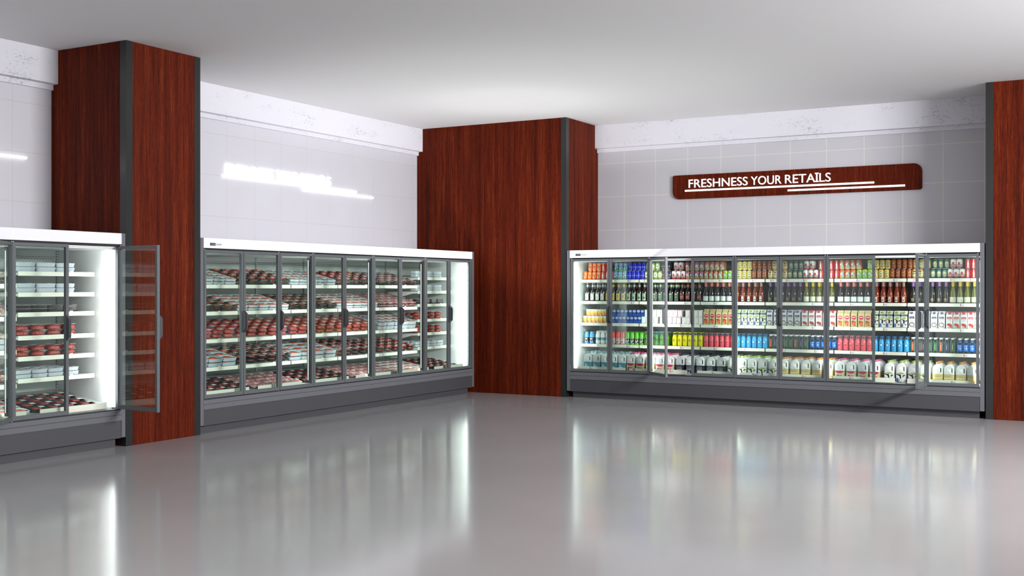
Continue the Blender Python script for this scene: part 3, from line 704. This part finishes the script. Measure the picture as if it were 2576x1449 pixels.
def gable(w, d, h, side, front, cap_hex, art, ridge=None):
    s = mat(side, .4); f = mat(front, .4); rg = mat(ridge or front, .4); hb = h*.80
    mb = MB()
    x, y = w/2, d/2
    b = mb.add([(-x,-y,0),(x,-y,0),(x,y,0),(-x,y,0),(-x,-y,hb),(x,-y,hb),(x,y,hb),(-x,y,hb),(-x,-.004,h*.94),(x,-.004,h*.94),(x,.004,h*.94),(-x,.004,h*.94),(-x,-.004,h),(x,-.004,h),(x,.004,h),(-x,.004,h)])
    for q, m in (((3,2,1,0),f),((0,1,5,4),f),((1,2,6,5),s),((2,3,7,6),f),((3,0,4,7),s),((4,5,9,8),f),((6,7,11,10),f),((5,6,10,9),s),((7,4,8,11),s),((8,9,13,12),rg),((10,11,15,14),rg),((9,10,14,13),rg),((11,8,12,15),rg),((12,13,14,15),rg)):
        mb.face([b+i for i in q], m)
    a = Art(flat(-d/2)); art(a)
    parts = [('printed_label', a.mesh('printed_label'))]
    if cap_hex:
        cap = MB(); ang = math.atan2(d/2-.004, h*.94-hb)
        cap.lathe([(.0145, 0), (.0145, .013), (.011, .0145)], mat(cap_hex, .35), 14)
        R = Matrix.Translation((0, -(d/2+.004)/2-.001, (hb+h*.94)/2)) @ Matrix.Rotation(PI/2-ang, 4, 'X')
        cap.v = [tuple(R @ Vector(p)) for p in cap.v]
        parts.append(('screw_cap', cap.mesh('screw_cap')))
    return mb, parts
def art_fr(a):
    a.ell(0, .115, .032, .028, 'f0e2c4'); a.ell(0, .115, .030, .026, 'c8284c'); a.rect(-.022, .113, .022, .121, 'f4dfe0', 1); a.rect(-.010, .126, .010, .129, 'e8a8b4', 1)
    a.ell(-.004, .046, .025, .034, 'd8632c'); a.ell(-.016, .068, .012, .01, '5a4a8a'); a.ell(.008, .058, .016, .016, 'e8502c'); a.ell(-.002, .03, .022, .014, 'e88a3a'); a.ell(.012, .022, .01, .008, 'b8202c')
def art_cow(a):
    a.rect(-.0375, .138, .0375, .16, '181a1c', 1); a.text('Natrel', 0, .148, .014, 'f0f0f0', .062, 0, .25)
    a.ell(.002, .118, .03, .017, 'eef4e6'); a.ell(.002, .118, .025, .0125, '8fbf5a')
    a.poly([(-.034, .108), (-.026, .108), (-.012, .097), (.002, .1), (.008, .078), (.004, .052), (-.002, .044), (-.01, .06), (-.010, .088), (-.022, .096)], '141414')
    a.poly([(.036, .09), (.02, .092), (.016, .072), (.022, .070), (.026, .08), (.036, .082)], '1a1a1a'); a.ell(.018, .038, .010, .006, '3a3632'); a.ell(-.024, .028, .012, .026, '4a6cae'); a.ell(-.024, .066, .011, .014, 'dfe4ee'); a.rect(-.0375, 0, .0375, .006, 'b8b878', 1)
def art_valio(rc, food):
    def f(a):
        a.rect(-.027, .112, .027, .138, rc, 1); a.text('Valio', 0, .124, .014, 'f4eef0', .040, 0, .1)
        a.rect(-.016, .102, .016, .105, 'a8a8b0', 1); a.rect(-.024, .092, .024, .096, 'a0a0a8', 1); a.rect(-.026, .080, .026, .082, 'c0c0c8', 1)
        if food == 'ring':
            a.ell(0, .042, .031, .028, '24242c'); a.ell(0, .042, .0245, .0215, 'bdbca4'); a.ell(-.009, .047, .009, .009, 'e2e0cc', 10, 2); a.ell(.010, .04, .009, .008, 'dcd8c2', 10, 2); a.ell(0, .028, .008, .006, 'e6e4d6', 10, 2); a.ell(.003, .054, .007, .006, '8a8a70', 10, 2)
        else:
            a.poly([(-.028, .044), (-.022, .058), (-.008, .064), (.006, .058), (.02, .056), (.028, .042), (.03, .024), (.02, .014), (.0, .020), (-.016, .032)], 'a81c1e'); a.ell(-.008, .05, .010, .009, 'd8342c', 10, 2); a.ell(.012, .04, .009, .008, 'c62a28', 10, 2); a.ell(.012, .054, .007, .004, '5a7a3a', 10, 1); a.ell(-.004, .024, .014, .004, 'e8d8b8', 10, 1); a.ell(0, .014, .02, .004, '8aa878', 10, 1)
        a.ell(.026, .010, .008, .004, '3a5a3a', 10, 1)
    return f
B3 = {'jb': ('juice_box', 'small yellow juice box', packbox(.052, .05, .092, [('b86a18', .12), ('d88c20', .26), ('e8b83a', .25), ('efd880', .17), ('f2f0ea', .2)], art_jb)),
      'bl': ('milk_box', 'small blue milk box', packbox(.053, .05, .092, [('1d4f9c', .45), ('142a78', .2), ('1a4a9a', .35)], art_bl)),
      'wg': ('drink_box', 'small white green-print box', packbox(.054, .05, .094, [('e6ece8', 1.)], art_w('9cccae'))), 'wp': ('drink_box', 'small white pink-print box', packbox(.054, .05, .094, [('eee8ea', 1.)], art_w('d87c9c'))),
      'wb': ('drink_box', 'small white beige-print box', packbox(.054, .05, .094, [('eaeae6', 1.)], art_w('d6c28c'))),
      'fr': ('fruit_carton', 'cream fruit carton', gable(.075, .072, .203, 'b02c48', 'dccb92', None, art_fr)), 'cow': ('milk_carton', 'green-sided cow milk carton', gable(.075, .072, .203, '3c6c24', 'e6e8de', '90c050', art_cow)),
      'pur': ('milk_carton', 'white purple-capped milk carton', gable(.074, .072, .203, '9a9aa2', 'dadae2', '75649c', art_valio('16203c', 'ring'))), 'red': ('milk_carton', 'white red-capped milk carton', gable(.074, .072, .203, 'a8686a', 'e4e2e2', 'c84a54', art_valio('b01c26', 'berry'), 'c44650'))}
XP = {k: Proto(n, b.mesh(n), p) for k, (n, d, (b, p)) in B3.items()}
fill_row([('jb',0.075,7),('bl',0.50,8),('wg',0.955,4),('wp',1.22,5),('wb',1.535,5)], XP, B3, 'box', 'third shelf', 2, .387, .054, 1.0175, .027, .06, lambda r, j, n: r == 0 or j >= n-2, 1, 1.826)
fill_row([('jb',0.12,7),('bl',0.52,8),('wg',1.00,4),('wp',1.235,5),('wb',1.585,4)], XP, B3, 'box', 'third shelf', 2, .387, .054, 1.1122, .027, .06, lambda r, j, n: r == 0 or j >= n-2, 2, 1.826)
fill_row([('fr',1.835,5),('cow',2.265,5),('pur',2.69,5),('red',3.14,5),('fr',3.585,5),('cow',4.01,5),('pur',4.44,5),('red',4.87,5)], XP, B3, 'carton', 'third shelf', 3, .402, .08, 1.0175, .038, .09, lambda r, j, n: r == 0 or j >= n-2, 0)

# fourth shelf bottles
MILKP = [(.030, 0), (.0335, .006), (.0335, .105), (.030, .128), (.022, .160), (.0185, .172)]
def milk(top, band, bz, fn, cap):
    t = mat(top, .35); b = mat(band, .4) if band else t
    body = MB().lathe([(.030, 0), (.0335, .006), (.0335, bz[0]), (.0335, bz[1]), (.031, .125), (.022, .162), (.018, .170)], [t, t, b, t, t, t], 16)
    a = Art(cyl(.0335)); fn(a)
    return body, [('cap', MB().lathe([(.018, .1702), (.0205, .172), (.0205, .181), (.015, .182)], mat(cap, .35), 12).mesh('cap')), ('printed_label', a.mesh('printed_label'))]
def art_bm(a):
    a.rect(-.02, .068, .02, .076, 'c8d0d8', 6); a.rect(-.02, .058, .02, .066, 'b8c0c8', 6); a.rect(-.026, .026, .026, .042, 'd8dce0', 8); a.ell(.008, .036, .01, .007, '1a1c22', 10, 2); a.ell(-.014, .034, .006, .005, '1a1c22', 8, 2)
def art_wm(a): a.ell(-.008, .072, .007, .005, 'f0f4f4', 8, 2); a.rect(-.003, .064, .001, .072, 'f0f4f4', 1); a.ell(.0, .046, .022, .01, 'eef2f2')
def art_rm(a): a.rect(-.02, .068, .02, .078, 'c83430', 6); a.ell(0, .036, .017, .014, '9c2226'); a.ell(.004, .034, .007, .006, 'd85048', 8, 2)
def art_gm(a):
    a.rect(-.03, .078, .03, .083, 'd0e8c0', 10)
    for u, v in ((-.018, .05), (-.004, .058), (.010, .046), (.022, .056), (-.01, .038), (.004, .034)): a.ell(u, v, .007, .007, 'eef2ea', 10, 2)
def juice(liquid, cap, dot, glass=None):
    l_ = mat(liquid, .2); g = NECK
    body = MB().lathe([(.029, 0), (.0325, .006), (.0325, .096), (.0305, .112), (.025, .134), (.019, .150)], [l_]*5, 16)
    a = Art(cyl(.0325)); dot(a)
    neck = MB().lathe([(.0198, .1502), (.016, .165), (.0155, .175)], g, 14)
    return body, [('neck', neck.mesh('neck')), ('cap', MB().lathe([(.0165, .1752), (.0195, .177), (.0195, .184), (.015, .185)], mat(cap, .35), 12).mesh('cap')), ('printed_label', a.mesh('printed_label'))]
NECK = mat_clear('clear_neck', 'b8c4c4', .1, .55)
def dot1(c1, c2):
    def f(a): a.ell(-.003, .078, .0165, .0175, c1); a.rect(-.011, .076, .006, .081, c2, 3); a.rect(-.008, .068, .003, .071, c2, 2)
    return f
def dot_pink(a):
    a.ell(-.003, .078, .0165, .0175, 'a82440'); a.ell(-.003, .086, .012, .008, 'dc7c8c'); a.rect(-.017, .077, .011, .080, 'f0c0c4', 4)
def dot_sky(a):
    a.ell(-.003, .078, .0175, .0185, '1c3048'); a.ell(-.003, .078, .0145, .0155, '7cc4ea'); a.ell(-.002, .081, .010, .008, 'f8fafa'); a.rect(-.010, .067, -.005, .08, 'f8fafa', 1); a.rect(.001, .067, .006, .08, 'f8fafa', 1); a.ell(-.013, .078, .004, .006, '2c4058', 8, 1)
CLEARB = mat_clear('clear_bottle', '9ab4ae', .08, .45); BLUEB = mat_clear('blue_clear_bottle', '6a94b4', .08, .5)
def water(colr):
    body = MB().lathe([(.026, 0), (.029, .006), (.029, .112), (.026, .138), (.017, .158), (.0145, .162)], CLEARB, 16)
    a = Art(cyl(.029)); a.rect(-.009, .018, .009, .122, colr, 4, 2); a.ell(0, .122, .009, .01, colr); a.rect(-.002, .04, .001, .10, 'e8e2d8', 1); a.rect(.016, .02, .018, .12, 'd0dcd8', 1); a.rect(-.020, .02, -.018, .12, '4a6a66', 1)
    return body, [('cap', MB().lathe([(.0165, .1622), (.0185, .164), (.0185, .178), (.015, .180)], mat('f2f2f0', .35), 12).mesh('cap')), ('printed_label', a.mesh('printed_label'))]
def bluewater():
    lb = mat('1c5cb4', .3)
    body = MB().lathe([(.029, 0), (.033, .006), (.033, .024), (.0334, .026), (.0334, .105), (.033, .107), (.031, .125), (.018, .152), (.0155, .160)], [BLUEB, BLUEB, BLUEB, lb, BLUEB, BLUEB, mat('23456e', .3), BLUEB], 16)
    a = Art(cyl(.0336)); a.ell(-.004, .07, .014, .02, '5aa8e0'); a.ell(-.002, .074, .009, .013, '2a72c4'); a.ell(.010, .06, .008, .012, '8ccaf0'); a.rect(-.02, .086, .02, .09, 'a8d4f4', 6); a.rect(-.022, .04, .016, .044, '3c8cd4', 6)
    return body, [('cap', MB().lathe([(.0165, .1602), (.0185, .162), (.0185, .176), (.015, .178)], mat('f4f4f4', .35), 12).mesh('cap')), ('printed_label', a.mesh('printed_label'))]
B4 = {'bm': ('milk_bottle', 'blue milk bottle', milk('5f9fd0', '1c2230', (.02, .088), art_bm, '22262c')), 'wm': ('milk_bottle', 'white milk bottle', milk('eceeee', '5c98a4', (.05, .09), art_wm, 'e8eaea')),
      'rm': ('milk_bottle', 'red milk bottle', milk('e04038', 'cfc6c6', (.012, .086), art_rm, '9a3a38')), 'gm': ('milk_bottle', 'green milk bottle', milk('66c83c', '1c2420', (.022, .088), art_gm, '3c7a3a')),
      'gj': ('juice_bottle', 'green juice bottle', juice('4c8c2a', '8aa890', dot1('20241e', 'a8a08a'))), 'yj': ('juice_bottle', 'yellow juice bottle', juice('e2de18', 'd8d428', dot1('a88c1c', 'd8c840'))),
      'pj': ('juice_bottle', 'pink juice bottle', juice('e85a68', 'd8607a', dot_pink)), 'sj': ('juice_bottle', 'sky-blue juice bottle', juice('48aee6', '3c7cc0', dot_sky)),
      'wo': ('water_bottle', 'clear bottle with orange label', water('d85a24')), 'wv': ('water_bottle', 'clear bottle with violet label', water('38307c')), 'wgr': ('water_bottle', 'clear bottle with green label', water('2c6a2c')),
      'bw': ('water_bottle', 'blue-label water bottle', bluewater())}
FP = {k: Proto(n, b.mesh(n), p) for k, (n, d, (b, p)) in B4.items()}
L4 = [('bm',0.08,2),('wm',0.25,3),('rm',0.485,3),('gm',0.70,4),('gj',0.975,5),('yj',1.385,6),('pj',1.83,6),('sj',2.265,6),('wo',2.70,1),('wv',2.765,2),('wgr',2.895,2),('wo',3.025,1),('wv',3.09,1),('wgr',3.155,1),('bw',3.235,5),('pj',3.58,6),('sj',4.01,6),('wo',4.45,1),('wv',4.515,2),('wgr',4.645,2),('wo',4.775,1),('wv',4.84,1),('wgr',4.905,1),('bw',4.985,4)]
fill_row(L4, FP, B4, 'bottle', 'fourth shelf', 3, .400, .074, .7235, .0335, .075, tier=0)

# jugs on the deck
def jug(body_hex, cap_hex, side_hex, front_fn, band_top=.102):
    w, d, h = .118, .096, .205
    white = mat(body_hex, .35); sd = mat(side_hex, .4)
    mb = MB(); n = 24
    rings = [sup(w*.94, d*.94, 0, n, 6), sup(w, d, .006, n, 6), sup(w, d, band_top, n, 6), sup(w, d, .15, n, 6), sup(w*.97, d*.96, .172, n, 5), sup(w*.84, d*.86, .192, n, 4), sup(w*.6, d*.68, .206, n, 3), sup(.046, .046, .213, n, 2), sup(.042, .042, .221, n, 2)]
    mb.loft(rings, [sd, sd, white, white, white, white, white, white])
    tmp = mb.obj('milk_jug')
    cut = MB(); pts = []
    for i in range(16):
        t = 2*PI*i/16; pts.append((.036+.0065*math.cos(t), .146+(.02 if math.sin(t) > 0 else -.02)+.0065*math.sin(t)))
    cut.prism(pts, -.08, .020, mat('d4d8d8', .4), 'y'); c = cut.obj('cutter')
    bo = tmp.modifiers.new('hole', 'BOOLEAN'); bo.operation = 'DIFFERENCE'; bo.solver = 'EXACT'; bo.object = c
    bpy.context.view_layer.update()
    me = bpy.data.meshes.new_from_object(tmp.evaluated_get(bpy.context.evaluated_depsgraph_get())); me.name = 'milk_jug'
    for o in (tmp, c): bpy.data.objects.remove(o)
    a = Art(flat(-d/2-.0006)); front_fn(a)
    cap = MB().lathe([(.0215, .2212), (.024, .223), (.024, .240), (.021, .242)], mat(cap_hex, .4), 16)
    return me, [('cap', cap.mesh('cap')), ('printed_label', a.mesh('printed_label'))]
def j_teal(a): a.rect(-.052, .004, .052, .1, '5a94a6', 1); a.ell(-.012, .03, .038, .022, 'c4dce0', 16, 1); a.ell(-.02, .066, .011, .008, 'e8f0f2', 10, 1); a.rect(-.027, .05, -.023, .062, 'e8f0f2', 1); a.rect(-.016, .05, -.012, .062, 'e8f0f2', 1); a.ell(-.03, .074, .005, .005, 'e8f0f2', 8, 1)
def j_pink(a):
    a.rect(-.052, .004, .052, .1, 'dccf9e', 1); a.poly([(-.052, .1)]+[(.052*math.cos(PI+PI*i/12), .1+.032*math.sin(PI+PI*i/12)) for i in range(1, 12)]+[(.052, .1)], 'cc2c5c')
    a.ell(-.002, .026, .04, .02, 'd84a2a', 16, 1); a.ell(-.022, .044, .012, .01, '5a4690', 10, 1); a.ell(.016, .036, .017, .014, 'ee5e34', 12, 1); a.ell(-.018, .022, .014, .01, 'b42430', 10, 1); a.ell(.012, .014, .02, .008, 'e88a3a', 10, 1)
def j_navy(a):
    a.rect(-.052, .004, .052, .1, '141c30', 1); a.rect(-.038, .081, .030, .086, 'b4b8c2', 1); a.text('DOUBLE', -.004, .064, .022, 'c8ccd4', .074); a.rect(-.038, .040, .030, .047, 'd0d4d8', 1)
    for u, v, ru in ((-.036, .012, .012), (.036, .012, .012), (-.008, .008, .01)): a.ell(u, v, ru, .009, 'dfe2e2', 10, 1)
    a.ell(.004, .026, .006, .004, 'dfe2e2', 8, 1)
def j_cow(a):
    a.rect(-.052, .004, .052, .1, 'e8eae2', 1); a.ell(0, .094, .042, .010, '9cbc5c', 14, 1)
    a.poly([(-.052, .092), (-.034, .084), (-.018, .08), (-.004, .086), (.004, .064), (.006, .04), (.0, .014), (-.008, .03), (-.014, .06), (-.034, .072), (-.05, .078)], '131313'); a.poly([(.022, .072), (.05, .078), (.05, .066), (.036, .064), (.03, .048), (.024, .05)], '171717')
    a.ell(.016, .018, .018, .006, '35302c', 10, 1); a.ell(-.038, .022, .014, .02, '4470b0', 12, 1); a.ell(-.036, .052, .012, .012, 'dfe6f0', 10, 1)
def j_oat(a):
    a.rect(-.052, .097, .052, .099, 'b8b8ac', 1); a.rect(-.052, .044, .052, .062, 'e8dcae', 1); a.rect(-.052, .03, .052, .05, 'deb840', 1); a.rect(-.052, .012, .052, .036, 'c48a30', 1); a.rect(-.02, .075, .018, .079, '9a9684', 1)
    for i in range(7): a.ell(-.044+.0145*i, .012+.004*(i % 2), .008, .007, 'ecdcb8', 8, 1)
    a.ell(.03, .024, .01, .008, 'a05a1c', 8, 1); a.ell(-.02, .026, .01, .007, 'b06a20', 8, 1)
B5 = {'teal': ('milk_jug', 'teal-label milk jug', jug('e6ecec', '9cc0c8', '7fb0ba', j_teal)), 'pink': ('milk_jug', 'pink-capped fruit jug', jug('eceeee', 'd4628c', 'cfc194', j_pink)),
      'navy': ('milk_jug', 'navy-label milk jug', jug('e4e8e8', '2c3444', '18223c', j_navy)), 'cowj': ('milk_jug', 'green-capped cow-print jug', jug('e8ebe8', 'a8c468', 'd8dcd8', j_cow)),
      'oat': ('milk_jug', 'orange-capped oat jug', jug('e8eae6', 'd0843a', 'd8c078', j_oat))}
JP = {k: Proto(n, me, p) for k, (n, d, (me, p)) in B5.items()}
L5 = [('teal',0.19,5),('pink',0.83,5),('navy',1.535,5),('cowj',2.24,5),('oat',2.915,5),('pink',3.61,4),('cowj',4.20,4),('oat',4.75,4)]
fill_row(L5, JP, B5, 'jug', 'bottom deck', 4, .178, .118, .3865, .059, .14)

# price tickets
TK = Proto('price_ticket', MB().box(-.022, .034, -.0015, 0, 0, .034, mat('e6ebee', .4)).mesh('price_ticket'), None or [])
ta = Art(flat(-.0016))
for r_ in ((-.018, .006, -.0125, .030), (-.013, .025, -.007, .030), (-.013, .014, -.008, .019), (-.013, .006, -.006, .010)): ta.rect(*r_, 'c8262c', 1)
ta.rect(.004, .014, .02, .02, '9aa6b4', 1)
TK.parts = [('red_mark', ta.mesh('red_mark'))]
TS = {'top shelf': (1.5775, [0.14, 0.36, 0.58, 0.78, 1.02, 1.24, 1.46, 1.65, 1.88, 2.08, 2.31, 2.53, 2.77, 2.97, 3.19, 3.42, 3.65, 3.85, 4.07, 4.29, 4.52, 4.73, 4.94, 5.16]),
      'second shelf': (1.2805, [0.2, 0.51, 0.83, 1.29, 1.6, 2.01, 2.42, 2.89, 3.3, 3.77, 4.17, 5.05]), 'third shelf': (.9795, [0.25, 0.66, 1.13, 1.54, 2.01, 2.42, 2.89, 3.3, 3.77, 4.17, 5.05]),
      'fourth shelf': (.6855, [0.12, 0.32, 0.54, 0.76, 1.13, 1.54, 2.01, 2.42, 2.92, 3.33, 3.77, 4.17, 4.69, 5.09]), 'bottom deck': (.385, [0.32, 0.9, 1.49, 2.07, 2.66, 3.24, 3.82, 4.4, 4.99])}
for sh, (z, xs) in TS.items():
    for i, x in enumerate(xs):
        TK.place(M_R @ Matrix.Translation((x, .1035 if sh == 'bottom deck' else .3455, z)), f'white price ticket with red mark, {ordinal(i+1)} from left on the {sh} rail', 'price ticket', f'price tickets on the {sh} rail')

# ------------------------------------------------------------------ lights, world, camera
def area(name, loc, target, sx, sy, e, col=(1, 1, 1)):
    d = bpy.data.lights.new(name, 'AREA'); d.shape = 'RECTANGLE'; d.size = sx; d.size_y = sy; d.energy = e; d.color = col
    o = bpy.data.objects.new(name, d); COL.objects.link(o); o.location = loc
    o.rotation_euler = (Vector(target)-Vector(loc)).to_track_quat('-Z', 'Y').to_euler(); return o
sl = area('side_light', (3.8, 9.0, 3.35), (-8.5, 11.5, 1.0), 3.2, .7, 560, (1., .99, 1.)); sl.data.spread = math.radians(120)
area('overhead_fill', (-1.0, 2.6, 3.8), (-1.0, 2.6, 0), 3, 3, 100)  # both overhead fills are added, out of view, to light the walls
area('overhead_fill', (-5.0, 2.4, 3.8), (-5.0, 2.4, 0), 3, 3, 90)
d = bpy.data.lights.new('up_light', 'SPOT'); d.energy = 400; d.spot_size = math.radians(116); d.spot_blend = .6; d.shadow_soft_size = .25  # added spot with no fixture, throws the glow onto the ceiling
o = bpy.data.objects.new('up_light', d); COL.objects.link(o); o.location = (-7.1, 12.5, .05); o.rotation_euler = (PI, 0, 0)

w = bpy.data.worlds.new('soft_grey_surround'); scene.world = w; w.use_nodes = True
bg = w.node_tree.nodes['Background']; bg.inputs[0].default_value = (.95, .95, .99, 1); bg.inputs[1].default_value = 1.0

cam = bpy.data.cameras.new('camera'); co = bpy.data.objects.new('camera', cam); COL.objects.link(co)
co.location = (0, 0, 1.5); co.rotation_euler = (PI/2, 0, math.atan2(.4940, .8695))
cam.sensor_width = 36; cam.lens = 36*2862.2/2576; cam.clip_start = .05; cam.clip_end = 100
scene.camera = co
scene.view_settings.view_transform = 'Standard'; scene.view_settings.look = 'None'; scene.view_settings.exposure = 0; scene.view_settings.gamma = 1
c = scene.cycles
c.use_denoising = True; c.max_bounces = 6; c.diffuse_bounces = 3; c.glossy_bounces = 2; c.adaptive_threshold = .07; c.transmission_bounces = 2; c.transparent_max_bounces = 10
c.sample_clamp_indirect = 4; c.caustics_reflective = False; c.caustics_refractive = False; c.use_adaptive_sampling = True
